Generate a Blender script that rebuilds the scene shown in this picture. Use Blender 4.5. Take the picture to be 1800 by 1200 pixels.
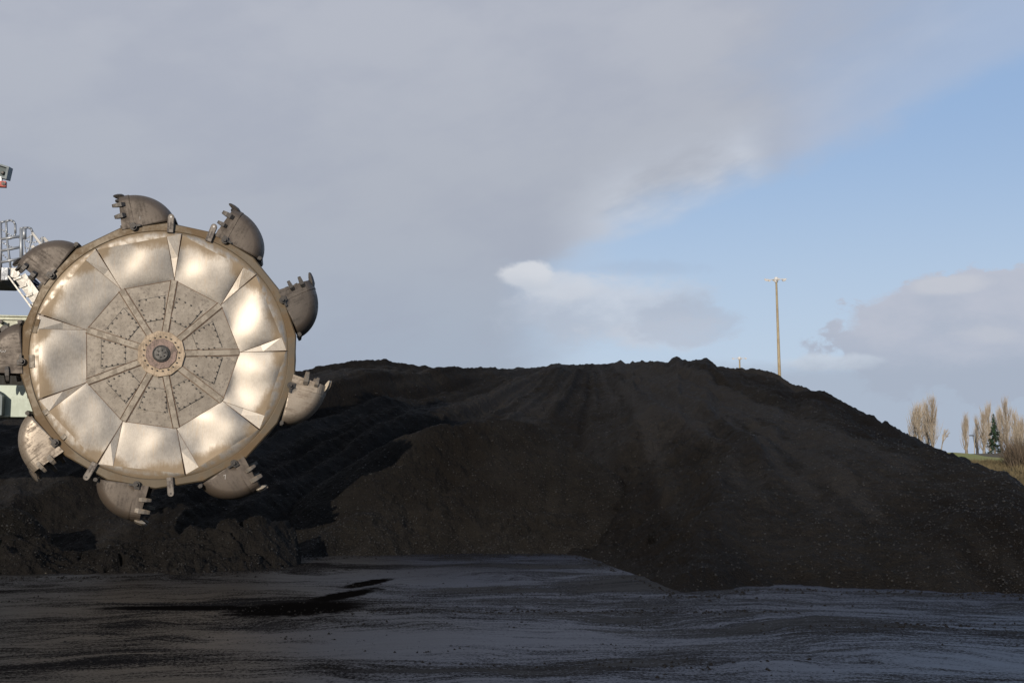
import bpy, math, random
import numpy as np
from mathutils import Vector, Matrix

for o in list(bpy.data.objects): bpy.data.objects.remove(o)
C = bpy.context.scene
random.seed(7); RNG = np.random.default_rng(11)
PI = math.pi; R = math.radians

# ------------------------------------------------------------------ camera
FPX = 2000.0; CAMH = 2.5; PITCH = math.atan(210/2000.0)
cam_d = bpy.data.cameras.new('camera'); cam = bpy.data.objects.new('camera', cam_d); C.collection.objects.link(cam)
cam_d.sensor_width = 36; cam_d.lens = 40.0; cam_d.clip_start = .1; cam_d.clip_end = 8000
cam.location = (0, 0, CAMH); cam.rotation_euler = (PI/2 + PITCH, 0, 0)
C.camera = cam
C.render.resolution_x = 1024; C.render.resolution_y = 682
C.view_settings.view_transform = 'Standard'; C.view_settings.look = 'None'
C.view_settings.exposure = 0.0; C.view_settings.gamma = 1.0
CP, SP = math.cos(PITCH), math.sin(PITCH)

def ray(px, py):
    xc = (px-900)/FPX; yc = (600-py)/FPX
    return Vector((xc, CP - yc*SP, SP + yc*CP))
def P(px, py, Y):
    d = ray(px, py); return Vector((0, 0, CAMH)) + d*(Y/d.y)
def ae(px, py):
    d = ray(px, py).normalized(); return math.atan2(d.x, d.y), math.asin(d.z)

# ------------------------------------------------------------------ sun
SUN_AZ = R(15)      # how far to the left of straight behind the camera
SUN_EL = R(13.5)
sun_to = Vector((-math.sin(SUN_AZ)*math.cos(SUN_EL), -math.cos(SUN_AZ)*math.cos(SUN_EL), math.sin(SUN_EL)))
sd = bpy.data.lights.new('sun', 'SUN'); sd.energy = 4.2; sd.angle = R(.53); sd.color = (1, .885, .745)
so = bpy.data.objects.new('sun', sd); C.collection.objects.link(so)
so.rotation_euler = sun_to.to_track_quat('Z', 'Y').to_euler(); so.location = (-40, -60, 60)

# ------------------------------------------------------------------ world
W = bpy.data.worlds.new("World"); C.world = W; W.use_nodes = True
nt = W.node_tree; nt.nodes.clear(); L = nt.links
class E:
    """tiny expression wrapper round math nodes"""
    def __init__(s, sock): s.s = sock
    def _b(s, o, op, rev=False):
        return mth(op, o, s) if rev else mth(op, s, o)
    def __add__(s, o): return s._b(o, 'ADD')
    __radd__ = __add__
    def __sub__(s, o): return s._b(o, 'SUBTRACT')
    def __rsub__(s, o): return s._b(o, 'SUBTRACT', True)
    def __mul__(s, o): return s._b(o, 'MULTIPLY')
    __rmul__ = __mul__
    def __truediv__(s, o): return s._b(o, 'DIVIDE')
CUR = [nt]
def setin(sock, v):
    if isinstance(v, E): CUR[0].links.new(v.s, sock)
    elif hasattr(v, 'is_output'): CUR[0].links.new(v, sock)
    else: sock.default_value = v
def mth(op, *a):
    n = CUR[0].nodes.new('ShaderNodeMath'); n.operation = op
    for i, v in enumerate(a): setin(n.inputs[i], v)
    return E(n.outputs[0])
def sstep(x, lo, hi, kind='SMOOTHSTEP'):
    n = CUR[0].nodes.new('ShaderNodeMapRange'); n.interpolation_type = kind
    setin(n.inputs[0], x); setin(n.inputs[1], lo); setin(n.inputs[2], hi)
    return E(n.outputs[0])
def comb(x, y, z=0.0):
    n = CUR[0].nodes.new('ShaderNodeCombineXYZ')
    for i, v in enumerate((x, y, z)): setin(n.inputs[i], v)
    return n.outputs[0]
def noise(vec, scale, detail=4, rough=.5, dist=0.0):
    n = CUR[0].nodes.new('ShaderNodeTexNoise'); n.inputs['Scale'].default_value = scale
    n.inputs['Detail'].default_value = detail; n.inputs['Roughness'].default_value = rough
    n.inputs['Distortion'].default_value = dist
    setin(n.inputs['Vector'], vec); return E(n.outputs[0])
def mixc(f, a, b, mode='MIX'):
    n = CUR[0].nodes.new('ShaderNodeMix'); n.data_type = 'RGBA'; n.blend_type = mode
    setin(n.inputs[0], f)
    for i, v in ((6, a), (7, b)):
        if isinstance(v, tuple): n.inputs[i].default_value = v if len(v) == 4 else v+(1,)
        else: setin(n.inputs[i], v)
    return n.outputs[2]

tc = nt.nodes.new('ShaderNodeTexCoord'); sep = nt.nodes.new('ShaderNodeSeparateXYZ'); L.new(tc.outputs['Generated'], sep.inputs[0])
az = mth('ARCTAN2', E(sep.outputs[0]), E(sep.outputs[1])); el = mth('ARCSINE', E(sep.outputs[2]))
elp = mth('MAXIMUM', el, -0.03)
def srgb(r, g, b):
    f = lambda c: ((c/255+.055)/1.055)**2.4 if c > 10 else c/255/12.92
    return (f(r), f(g), f(b))
SKY_STR = .10
def cc(r, g, b): return tuple(v/SKY_STR for v in srgb(r, g, b))
sky = nt.nodes.new('ShaderNodeTexSky'); sky.sky_type = 'NISHITA'; sky.sun_disc = False
sky.sun_elevation = SUN_EL; sky.sun_rotation = math.atan2(sun_to.x, sun_to.y)
sky.air_density = 1.0; sky.dust_density = .6; sky.ozone_density = 1.2
# paler clear sky: thin high veil over the physical sky, thicker low down
veil = sstep(elp, .31, .04)
clear = mixc(.74, sky.outputs[0], cc(156, 184, 224))
clear = mixc(veil*.85, clear, cc(192, 208, 226))
vec = comb(az, elp*1.7)
vs = comb(az*1.0 + elp*1.3, elp*3.6 - az*1.4)      # streaked along the cloud edge
nbig = noise(vec, 5, 5, .55); nmid = noise(vec, 15, 6, .6); nfine = noise(vec, 42, 5, .62, .4); nstr = noise(vs, 5, 5, .55)
# main sheet: everything above a line that climbs to the right
A = ae(1800, 92); B = ae(870, 480)
dx, dy = A[0]-B[0], A[1]-B[1]; ln = math.hypot(dx, dy); nx, ny = -dy/ln, dx/ln
dl = (az - B[0])*nx + (el - B[1])*ny
wob = (nbig-.5)*.06 + (nmid-.5)*.028 + (nstr-.5)*.06
dlw = dl + wob
m_line = sstep(dlw, -.022, .018)
m_left = sstep(az + (nbig-.5)*.10 + (nmid-.5)*.06 - (el-.08)*.10, ae(1090, 560)[0], ae(840, 560)[0])
main = mth('MAXIMUM', m_line, m_left)
thin = 1.0 - sstep(az + (nstr-.5)*.25, ae(1250, 200)[0], ae(1750, 200)[0])*.5      # thinner to the right
main = main*thin
soft = sstep(dlw, 0.0, .10)
up = sstep(el, ae(900, 700)[1], ae(900, 330)[1])
c_main = mixc(up, cc(164, 176, 193), cc(174, 180, 192))
c_main = mixc(sstep(el + (nbig-.5)*.1, .20, .40)*.6, c_main, cc(184, 188, 200))
c_main = mixc(sstep(nbig + (nstr-.5)*.5, .38, .66)*.42, c_main, cc(160, 167, 184))
edge = sstep(dlw, .062, .012)*sstep(nstr + (nbig-.5)*.5, .26, .54)*sstep(az, ae(930, 400)[0], ae(1130, 400)[0])*sstep(az + (nbig-.5)*.05, ae(1390, 400)[0], ae(1300, 400)[0])
c_main = mixc(sstep(dlw, .10, .0)*sstep(az, ae(1300, 200)[0], ae(1450, 200)[0])*.5, c_main, cc(182, 195, 219))
c_main = mixc(edge*.9, c_main, cc(198, 205, 217))
col = mixc(main, clear, c_main)
def blob(px, py, rx, ry, amp=.5, n1=nmid, n2=nfine, lo=1.06, hi=.72):
    a, e = ae(px, py); sx = rx/FPX; sy = ry/FPX
    u = (az - a)/sx; v = (el - e)/sy
    d = mth('SQRT', u*u + v*v) + (n1-.5)*amp*2 + (n2-.5)*amp*1.1
    return sstep(d, lo, hi), v
# low cumulus in the middle, its left end bright
b1, v1 = blob(1065, 545, 190, 70, .6, lo=1.15, hi=.45)
col = mixc(b1*.8, col, mixc(sstep(v1 + (nmid-.5)*3.0, -.5, .9), cc(179, 188, 203), cc(203, 209, 220)))
b1b, v1b = blob(985, 500, 90, 30, .8, lo=1.2, hi=.4)
col = mixc(b1b*.6, col, cc(207, 212, 221))
b2, v2 = blob(928, 486, 52, 28, .6, lo=1.1, hi=.62)
col = mixc(b2*.85, col, mixc(sstep(v2 + (nfine-.5), -1., .6), cc(194, 201, 212), cc(215, 218, 224)))
b1c, v1c = blob(1150, 585, 130, 30, 1.0, lo=1.2, hi=.4)
col = mixc(b1c*.55, col, cc(201, 207, 218))
b4, v4 = blob(1200, 570, 110, 40, .6)
col = mixc(b4*.55, col, cc(176, 186, 203))
b5, v5 = blob(1130, 470, 110, 16, 1.0, lo=1.3, hi=.3)
col = mixc(b5*.35, col, cc(166, 182, 205))
# big cumulus on the right
b3a, v3 = blob(1800, 590, 300, 112, .55, lo=1.03, hi=.90)
b3c, v3c = blob(1605, 600, 118, 92, .42, lo=1.06, hi=.84)
b3 = mth('MAXIMUM', b3a, b3c)
col = mixc(b3*.9, col, mixc(sstep(v3 + (nmid-.5)*3.2, -.6, 1.), cc(172, 180, 196), cc(186, 190, 203)))
b6, v6 = blob(1670, 500, 60, 16, .7, lo=1.2, hi=.5)
col = mixc(b6*b3*.6, col, cc(200, 203, 211))
b8, v8 = blob(1745, 590, 60, 18, 1.2, lo=1.2, hi=.3)
col = mixc(b8*b3*.5, col, cc(194, 198, 208))
b7, v7 = blob(1455, 638, 90, 15, .9, lo=1.2, hi=.5)
col = mixc(b7*.85, col, cc(200, 209, 221))
# grey low band
low = sstep(el + (nmid-.5)*.03, ae(900, 628)[1], ae(900, 668)[1])*sstep(az, ae(1000, 600)[0], ae(1350, 600)[0])
col = mixc(low*.8, col, cc(166, 177, 194))
# cloud cover behind the camera
bg = nt.nodes.new('ShaderNodeBackground'); L.new(col, bg.inputs[0]); bg.inputs[1].default_value = SKY_STR
wo = nt.nodes.new('ShaderNodeOutputWorld'); L.new(bg.outputs[0], wo.inputs[0])

# ------------------------------------------------------------------ materials
def mat(name, base=(.5, .5, .5), rough=.6, metal=0.0, spec=.5):
    m = bpy.data.materials.new(name); m.use_nodes = True
    b = m.node_tree.nodes['Principled BSDF']
    b.inputs['Base Color'].default_value = (*base, 1); b.inputs['Roughness'].default_value = rough
    b.inputs['Metallic'].default_value = metal; b.inputs['Specular IOR Level'].default_value = spec
    CUR[0] = m.node_tree
    return m, b
def objco():
    n = CUR[0].nodes.new('ShaderNodeTexCoord'); return n.outputs['Object']
def geopos():
    n = CUR[0].nodes.new('ShaderNodeNewGeometry'); return n.outputs['Position']
def mapping(v, scale=(1, 1, 1), rot=(0, 0, 0)):
    n = CUR[0].nodes.new('ShaderNodeMapping'); setin(n.inputs[0], v)
    n.inputs['Scale'].default_value = scale; n.inputs['Rotation'].default_value = rot; return n.outputs[0]
def bump(b, h, strength=.5, dist=.02):
    n = CUR[0].nodes.new('ShaderNodeBump'); n.inputs['Strength'].default_value = strength; n.inputs['Distance'].default_value = dist
    setin(n.inputs['Height'], h); CUR[0].links.new(n.outputs[0], b.inputs['Normal']); return n
def voro(vec, scale, feat='F1', out=0, rnd=1.0):
    n = CUR[0].nodes.new('ShaderNodeTexVoronoi'); n.feature = feat; n.inputs['Scale'].default_value = scale
    n.inputs['Randomness'].default_value = rnd; setin(n.inputs['Vector'], vec); return n.outputs[out]
def attr(name):
    n = CUR[0].nodes.new('ShaderNodeAttribute'); n.attribute_name = name; return E(n.outputs['Fac'])

def weathered(name, base, dirt, rough=.5, metal=0., scale=3., amount=.5, bumpd=.004, streak=True):
    m, b = mat(name, base, rough, metal)
    o = objco(); n1 = noise(o, scale, 6, .62); n2 = noise(o, scale*7, 5, .65)
    st = noise(mapping(o, (5, 5, .6)), scale*1.5, 4, .6) if streak else n1
    f = sstep(n1*.5 + n2*.25 + st*.3, .47, .60)*amount
    setin(b.inputs['Base Color'], mixc(f, base, dirt))
    setin(b.inputs['Roughness'], f*.35 + rough + (n2-.5)*.2)
    bump(b, n2 + n1, .4, bumpd); return m

M = {}
M['rim'] = weathered('rim_paint', (.108, .085, .056), (.135, .088, .044), .5, .3, .8, .8, streak=False)
M['lug'] = weathered('lug_steel', (.16, .14, .12), (.06, .05, .045), .55, .3, 3, .7)
M['bucket'] = weathered('bucket_steel', (.085, .066, .050), (.055, .044, .035), .5, .2, 1.4, .7)
M['bucket_worn'] = weathered('bucket_worn_steel', (.26, .22, .175), (.15, .118, .088), .42, .4, 2.2, .8)
M['bucket_dark'] = weathered('bucket_dark_steel', (.07, .056, .044), (.045, .037, .031), .45, .2, 2.2, .8)
M['bucket_in'] = weathered('bucket_inside', (.03, .026, .024), (.015, .014, .013), .8, 0, 3, .8)
M['tooth'] = weathered('tooth_steel', (.10, .09, .078), (.20, .15, .10), .45, .5, 5, .6)
M['tooth_bright'] = weathered('tooth_worn_steel', (.42, .37, .3), (.2, .16, .11), .3, .7, 5, .5)
M['bolt'] = weathered('bolt_grease', (.03, .028, .027), (.07, .06, .05), .4, .5, 9, .6)
M['hubred'] = weathered('hub_red_primer', (.20, .135, .11), (.11, .09, .075), .55, .1, 6, .8)
M['hubring'] = weathered('hub_ring_primer', (.36, .28, .195), (.19, .145, .1), .6, .1, 5, .7)
M['cap'] = weathered('hub_cap_steel', (.075, .072, .068), (.05, .05, .05), .45, .5, 9, .7)
M['cream'] = weathered('cream_paint', (.50, .52, .42), (.25, .24, .18), .55, 0, 2, .35)
M['pale_green'] = weathered('pale_green_paint', (.46, .53, .46), (.33, .36, .3), .5, 0, 2, .3)
M['grey_green'] = weathered('grey_green_paint', (.13, .16, .17), (.1, .1, .1), .55, 0, 2, .3)
M['dark'] = weathered('recess_shade_and_walkway', (.02, .02, .02), (.03, .027, .02), .8, 0, 2, .5)  # black of the walkway; between the girders it is painted recess shade
M['galv'] = weathered('galvanised_steel', (.33, .35, .37), (.20, .21, .23), .45, .6, 6, .6)
M['stair'] = weathered('stair_paint', (.62, .60, .55), (.35, .32, .28), .5, .2, 5, .5)
M['blue'] = weathered('blue_paint', (.03, .05, .11), (.02, .03, .05), .5, 0, 4, .5)
M['redp'] = weathered('red_paint', (.42, .07, .05), (.2, .05, .04), .5, 0, 5, .4)
M['white_mark'] = weathered('chalk_mark', (.42, .40, .37), (.16, .14, .12), .8, 0, 30, .5)
M['mast'] = weathered('mast_concrete', (.30, .25, .16), (.22, .165, .10), .75, 0, .6, .7)
M['white'] = weathered('white_enamel', (.55, .54, .52), (.5, .48, .45), .4, 0, 3, .3)
M['glass'], _ = mat('lamp_glass', (.10, .12, .12), .12, 0, .8)

# worn polished steel of the wheel skin: bare metal in the middle, old brown paint where the 'wear' attribute is low
m, b = mat('wheel_skin', metal=.8); M['skin'] = m
o = objco(); n1 = noise(o, 1.7, 5, .6, .3); n2 = noise(o, 9, 6, .68); n3 = noise(o, 45, 4, .7); wv = attr('wear')
stk = noise(mapping(o, (9, 9, .5)), 3, 4, .6)
grn = noise(mapping(o, (60, 60, 7)), 1.6, 4, .7)
f = sstep(wv + (noise(o, .8, 3, .5)-.5)*.8 + (n1-.5)*.35 + (n2-.5)*.30 + (grn-.5)*.35 + (stk-.5)*.30, .16, .62)
scr = sstep(n2*.5 + n1*.5, .66, .70)
brown = mixc(n2, (.155, .112, .066), (.215, .165, .108))
steel = mixc(sstep(n2*.35 + grn*.65, .36, .64), (.215, .196, .172), (.285, .264, .235))
steel = mixc(sstep(grn*.6 + n3*.4, .56, .68)*.5, steel, (.22, .19, .155))
steel = mixc(sstep(stk, .55, .68)*.5, steel, (.26, .215, .165))
cskin = mixc(f, brown, steel)
cskin = mixc(sstep(n3*.5+n2*.5, .60, .70)*.35, cskin, (.22, .175, .13))
setin(b.inputs['Base Color'], cskin)
setin(b.inputs['Metallic'], f*.40 + .32)
setin(b.inputs['Roughness'], .58 - f*.13 + (n2-.5)*.10 + (grn-.5)*.16)
bump(b, n2*.35 + n3*.12, .14, .005)
# matt, speckled inner plates
m, b = mat('web_plate_steel'); M['web'] = m
o = objco(); n1 = noise(o, 2.4, 5, .65); n2 = noise(o, 14, 6, .7); n3 = noise(o, 60, 4, .7)
drip = noise(mapping(o, (11, 11, .7)), 2.4, 3, .6)
cw = mixc(sstep(n1, .35, .65), (.185, .16, .13), (.25, .22, .182))
cw = mixc(sstep(n2, .52, .66)*.6, cw, (.085, .07, .058))
cw = mixc(sstep(n3*.6 + n2*.4, .56, .66)*.5, cw, (.16, .13, .11))
cw = mixc(sstep(drip, .62, .72)*.4, cw, (.10, .085, .075))
cw = mixc(sstep(noise(o, 3.3, 5, .7), .66, .72)*.5, cw, (.42, .36, .28))
setin(b.inputs['Base Color'], cw); setin(b.inputs['Metallic'], .3); setin(b.inputs['Roughness'], .62 + (n2-.5)*.25)
bump(b, n2 + n3*.5, .5, .006)
M['spoke'] = weathered('spoke_steel', (.255, .222, .178), (.19, .16, .125), .6, .25, 5, .6, streak=False)
M['seam'] = weathered('rust_seam', (.17, .10, .06), (.08, .055, .04), .8, .1, 8, .7)

# coal
def coal_mat(name, tint=(1, 1, 1), k=1.0):
    m, b = mat(name, (.02, .017, .014), .75, 0, .05)
    p = geopos()
    a = noise(p, .35, 4, .6); g = noise(p, 3.2, 6, .72); h = noise(p, 16, 4, .75)
    c = mixc(sstep(a*.5 + g*.5, .36, .64), (.0088*k*tint[0], .0078*k*tint[1], .0069*k*tint[2]), (.0152*k*tint[0], .0136*k*tint[1], .0121*k*tint[2]))
    vd = E(voro(p, 13)); v2 = E(voro(p, 34))
    c = mixc(sstep(h, .60, .74)*.45, c, (.034*k, .027*k, .022*k))
    c = mixc(sstep(h, .42, .30)*.7, c, (.004, .004, .0042))
    rt = attr('rut')
    c = mixc(sstep(rt + (g-.5)*1.2 + (h-.5)*.9, .05, .8)*.62, c, (.0265*k, .025*k, .0243*k)); c = mixc(sstep(rt, -.05, -.7)*.8, c, (.0062*k, .0051*k, .0043*k))
    setin(b.inputs['Base Color'], c)
    setin(b.inputs['Roughness'], .68 + (h-.5)*.4)
    bump(b, g*1.5 + h*.55 - vd*.32 - v2*.2, 1.0, .075)
    return m
M['coal'] = coal_mat('coal')
M['coal_fine'] = coal_mat('coal_fine', (1.0, 1.0, .97), 1.0)
M['coal_coarse'] = coal_mat('coal_coarse', (1, 1, 1), .98)
m, b = mat('coal_lump', (.045, .038, .031), .42, 0, .4); M['lump'] = m
oi = noise(geopos(), 7, 2, .6)
setin(b.inputs['Base Color'], mixc(sstep(oi, .35, .7), (.005, .0044, .004), (.0145, .0128, .0113)))
M['crumb'], b = mat('yard_crumb', (.0075, .0068, .0064), .7, 0, .1)
m, b = mat('pale_stone', (.16, .14, .11), .7, 0, .4); M['stone'] = m

# wet yard
m, b = mat('wet_yard', (.015, .015, .017), .4, 0, .25); M['yard'] = m
p = geopos()
wp = noise(p, .16, 3, .5)
sx_ = CUR[0].nodes.new('ShaderNodeSeparateXYZ'); setin(sx_.inputs[0], p)
X_ = E(sx_.outputs[0]); Y_ = E(sx_.outputs[1])
wq = noise(p, .55, 4, .55)
curve = Y_ + (wp-.5)*6.0 + (wq-.5)*.5 - X_*.06
pc = comb(X_, curve)
s1 = noise(mapping(pc, (.22, .9, 1)), 1.0, 5, .62, .15)
s2 = noise(mapping(pc, (.45, 3.2, 1)), 1.0, 6, .7, 0.0)
s3 = noise(mapping(pc, (1.1, 12, 1)), 1.0, 5, .7)
gr = noise(p, 22, 4, .75); g2 = noise(p, 5, 5, .7)
# left of the yard is muddier, smeared smoother by the wheel loaders
mud = sstep(X_ + (wp-.5)*8, .5, -5.0)
s0 = noise(mapping(pc, (.13, .34, 1)), 1.0, 4, .6, .25)
dust = sstep(s0*.50 + s1*.32 + s2*.22 + g2*.12 + s3*.26 + (gr-.5)*.42 - mud*.02, .655, .765)
wet = sstep(s1*.6 + s0*.4 + s2*.2, .60, .72)*(1.0 - mud*.4)
def sludge(px, py, rx, ry, tilt=0.0):
    d = ray(px, py); cx, cy = d.x*CAMH/-d.z, d.y*CAMH/-d.z
    u = (X_ - cx)/(rx*cy/FPX); v = (Y_ - cy - (X_-cx)*tilt)/(ry*cy*cy/5000)
    return mth('SQRT', u*u + v*v)
sl = mth('MINIMUM', mth('MINIMUM', sludge(520, 1070, 115, 13, .25), sludge(606, 1045, 50, 8, 1.6)), mth('MINIMUM', sludge(648, 1024, 36, 6, 1.8), sludge(330, 1068, 150, 4)))
sl = sstep(sl + (g2-.5)*1.1 + (s2-.5)*1.2 + (gr-.5)*.4, 1.18, .72)
grit = sstep(gr*.6 + g2*.4, .58, .64)*sstep(s2 + (g2-.5)*.6, .40, .62)
dust = mth('MAXIMUM', dust*1.0, grit*.9)
dust = mth('MAXIMUM', dust, sl)
bc = mixc(mud, mixc(s0, (.014, .018, .031), (.027, .034, .056)), mixc(s1, (.026, .0215, .017), (.016, .014, .012)))  # blue tones are sky reflection put into the base colour, brown is mud
setin(b.inputs['Base Color'], mixc(sl, mixc(dust, bc, (.0095, .0088, .0088)), (.0035, .003, .0028)))
setin(b.inputs['Roughness'], .41 - wet*.10 + dust*.36 + (s3-.5)*.12 + (s2-.5)*.15 + (gr-.5)*.14 + mud*.05)
setin(b.inputs['Specular IOR Level'], .26 + wet*.12 - dust*.24 - mud*.10 - sl*.06)
bump(b, s2*.10 + s3*.12 + gr*.40 + dust*.15, .45, .014)
# vegetation
def veg(name, c1, c2, sc=1.2):
    m, b = mat(name, c1, .85, 0, .2); n = noise(geopos(), sc, 4, .6)
    setin(b.inputs['Base Color'], mixc(sstep(n, .38, .62), c1, c2)); return m
M['bank'] = veg('bank_scrub_soil', (.105, .083, .05), (.06, .052, .033), .25)
M['grass'] = veg('winter_grass', (.19, .215, .055), (.225, .205, .08), .3)
M['twig'] = veg('poplar_twigs', (.39, .335, .265), (.28, .235, .185), .3)
M['bark'] = veg('poplar_bark', (.26, .225, .18), (.17, .15, .12), 2)
M['needle'] = veg('fir_needles', (.03, .055, .028), (.015, .03, .018), 1)
M['scrub'] = veg('scrub_twigs', (.135, .108, .060), (.075, .064, .036), .22)
M['scrub_dark'] = veg('hedge_twigs', (.12, .088, .062), (.075, .06, .042), .4)

# ------------------------------------------------------------------ mesh helpers
class MB:
    def __init__(s): s.v = []; s.f = []
    def add(s, vs, fs):
        n = len(s.v); s.v += [tuple(v) for v in vs]; s.f += [tuple(i+n for i in f) for f in fs]; return s
    def box(s, c, size, m=None):
        x, y, z = [q/2 for q in size]
        vs = [Vector((i*x, j*y, k*z)) for i in (-1, 1) for j in (-1, 1) for k in (-1, 1)]
        if m is not None: vs = [m @ v for v in vs]
        c = Vector(c); vs = [v+c for v in vs]
        return s.add(vs, [(0, 1, 3, 2), (4, 6, 7, 5), (0, 4, 5, 1), (2, 3, 7, 6), (0, 2, 6, 4), (1, 5, 7, 3)])
    def tube(s, a, b, r0, r1=None, n=8, cap=True):
        a = Vector(a); b = Vector(b); r1 = r0 if r1 is None else r1
        d = (b-a).normalized(); u = d.orthogonal().normalized(); w = d.cross(u)
        vs = []
        for q, r in ((a, r0), (b, r1)):
            for i in range(n):
                t = 2*PI*i/n; vs.append(q + (u*math.cos(t) + w*math.sin(t))*r)
        fs = [(i, (i+1) % n, n+(i+1) % n, n+i) for i in range(n)]
        if cap: fs += [tuple(range(n))[::-1], tuple(range(n, 2*n))]
        return s.add(vs, fs)
    def path(s, pts, r, n=8):
        for a, b in zip(pts[:-1], pts[1:]): s.tube(a, b, r, r, n)
        return s
    def bar(s, a, b, w, h, up=(0, 0, 1)):
        a = Vector(a); b = Vector(b); d = (b-a).normalized(); u = Vector(up); sd_ = d.cross(u).normalized(); u = sd_.cross(d)
        vs = [q + sd_*i*w/2 + u*j*h/2 for q in (a, b) for i, j in ((-1, -1), (1, -1), (1, 1), (-1, 1))]
        return s.add(vs, [(0, 1, 5, 4), (1, 2, 6, 5), (2, 3, 7, 6), (3, 0, 4, 7), (3, 2, 1, 0), (4, 5, 6, 7)])
    def prism(s, poly, y0, y1):
        """poly in (x,z), extruded along y"""
        n = len(poly)
        vs = [(x, y0, z) for x, z in poly] + [(x, y1, z) for x, z in poly]
        fs = [tuple(range(n))[::-1], tuple(range(n, 2*n))] + [(i, (i+1) % n, n+(i+1) % n, n+i) for i in range(n)]
        return s.add(vs, fs)
    def build(s, name, m, parent=None, smooth=False, loc=None, bevel=0):
        me = bpy.data.meshes.new(name); me.from_pydata(s.v, [], s.f); me.update()
        return link(name, me, m, parent, smooth, loc, bevel)
def link(name, me, m, parent=None, smooth=False, loc=None, bevel=0):
    import bmesh
    bm = bmesh.new(); bm.from_mesh(me); bmesh.ops.recalc_face_normals(bm, faces=bm.faces); bm.to_mesh(me); bm.free()
    if m: me.materials.append(m)
    if smooth: me.polygons.foreach_set('use_smooth', [True]*len(me.polygons))
    o = bpy.data.objects.new(name, me); C.collection.objects.link(o)
    if parent: o.parent = parent
    if loc is not None: o.location = loc
    if bevel:
        b = o.modifiers.new('bevel', 'BEVEL'); b.width = bevel; b.segments = 2; b.limit_method = 'ANGLE'; b.angle_limit = R(40)
    return o
def tag(o, label=None, cat=None, group=None, kind=None):
    if label: o['label'] = label
    if cat: o['category'] = cat
    if group: o['group'] = group
    if kind: o['kind'] = kind
    return o
def thing(name, label, cat, loc=(0, 0, 0), rot=(0, 0, 0), group=None):
    o = bpy.data.objects.new(name, None); C.collection.objects.link(o); o.empty_display_size = .3
    o.location = loc; o.rotation_euler = rot; return tag(o, label, cat, group)

def vnoise(x, y, seed=0):
    xi = np.floor(x).astype(np.int64); yi = np.floor(y).astype(np.int64); xf = x-xi; yf = y-yi
    def h(i, j):
        n = (i*374761393 + j*668265263 + seed*982451653) & 0xffffffff
        n = ((n ^ (n >> 13))*1274126177) & 0xffffffff
        return ((n ^ (n >> 16)) & 0xffff)/65535.0
    u = xf*xf*xf*(xf*(xf*6-15)+10); v = yf*yf*yf*(yf*(yf*6-15)+10)
    return ((h(xi, yi)*(1-u) + h(xi+1, yi)*u)*(1-v) + (h(xi, yi+1)*(1-u) + h(xi+1, yi+1)*u)*v) - .5
def fbm(x, y, seed=0, oct=5, gain=.5):
    s = 0; a = 1; f = 1
    for o in range(oct):
        s = s + a*vnoise(x*f + 17.3*o, y*f - 9.1*o, seed+o); a *= gain; f *= 2.03
    return s
def ip(px, pts):
    pts = np.array(pts, float); return np.interp(px, pts[:, 0], pts[:, 1])
def ipn(px, pts):
    """np.interp then a light smoothing is not wanted on silhouettes"""
    return ip(px, pts)
def grid_obj(name, X, Y, Z, m, kind=None, label=None, cat=None, parent=None):
    r, c = X.shape
    co = np.stack([X, Y, Z], -1).reshape(-1, 3)
    i = np.arange(r*c).reshape(r, c)
    q = np.stack([i[:-1, :-1], i[:-1, 1:], i[1:, 1:], i[1:, :-1]], -1).reshape(-1, 4)
    me = bpy.data.meshes.new(name)
    me.vertices.add(len(co)); me.vertices.foreach_set('co', co.ravel())
    me.loops.add(q.size); me.loops.foreach_set('vertex_index', q.ravel().astype(np.int32))
    me.polygons.add(len(q)); me.polygons.foreach_set('loop_start', np.arange(0, q.size, 4, dtype=np.int32))
    me.polygons.foreach_set('loop_total', np.full(len(q), 4, np.int32))
    me.update(calc_edges=True); me.validate()
    me.polygons.foreach_set('use_smooth', np.ones(len(q), bool))
    me.materials.append(m)
    o = bpy.data.objects.new(name, me); C.collection.objects.link(o)
    if parent: o.parent = parent
    tag(o, label, cat, None, kind); return o

# ------------------------------------------------------------------ ground
g = MB(); N = 24; S = 3000
for j in range(N+1):
    for i in range(N+1): g.v.append((-S + 2*S*i/N, -S + 2*S*j/N, 0))
for j in range(N):
    for i in range(N):
        a = j*(N+1)+i; g.f.append((a, a+1, a+N+2, a+N+1))
tag(g.build('ground', M['yard']), kind='structure')

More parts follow.
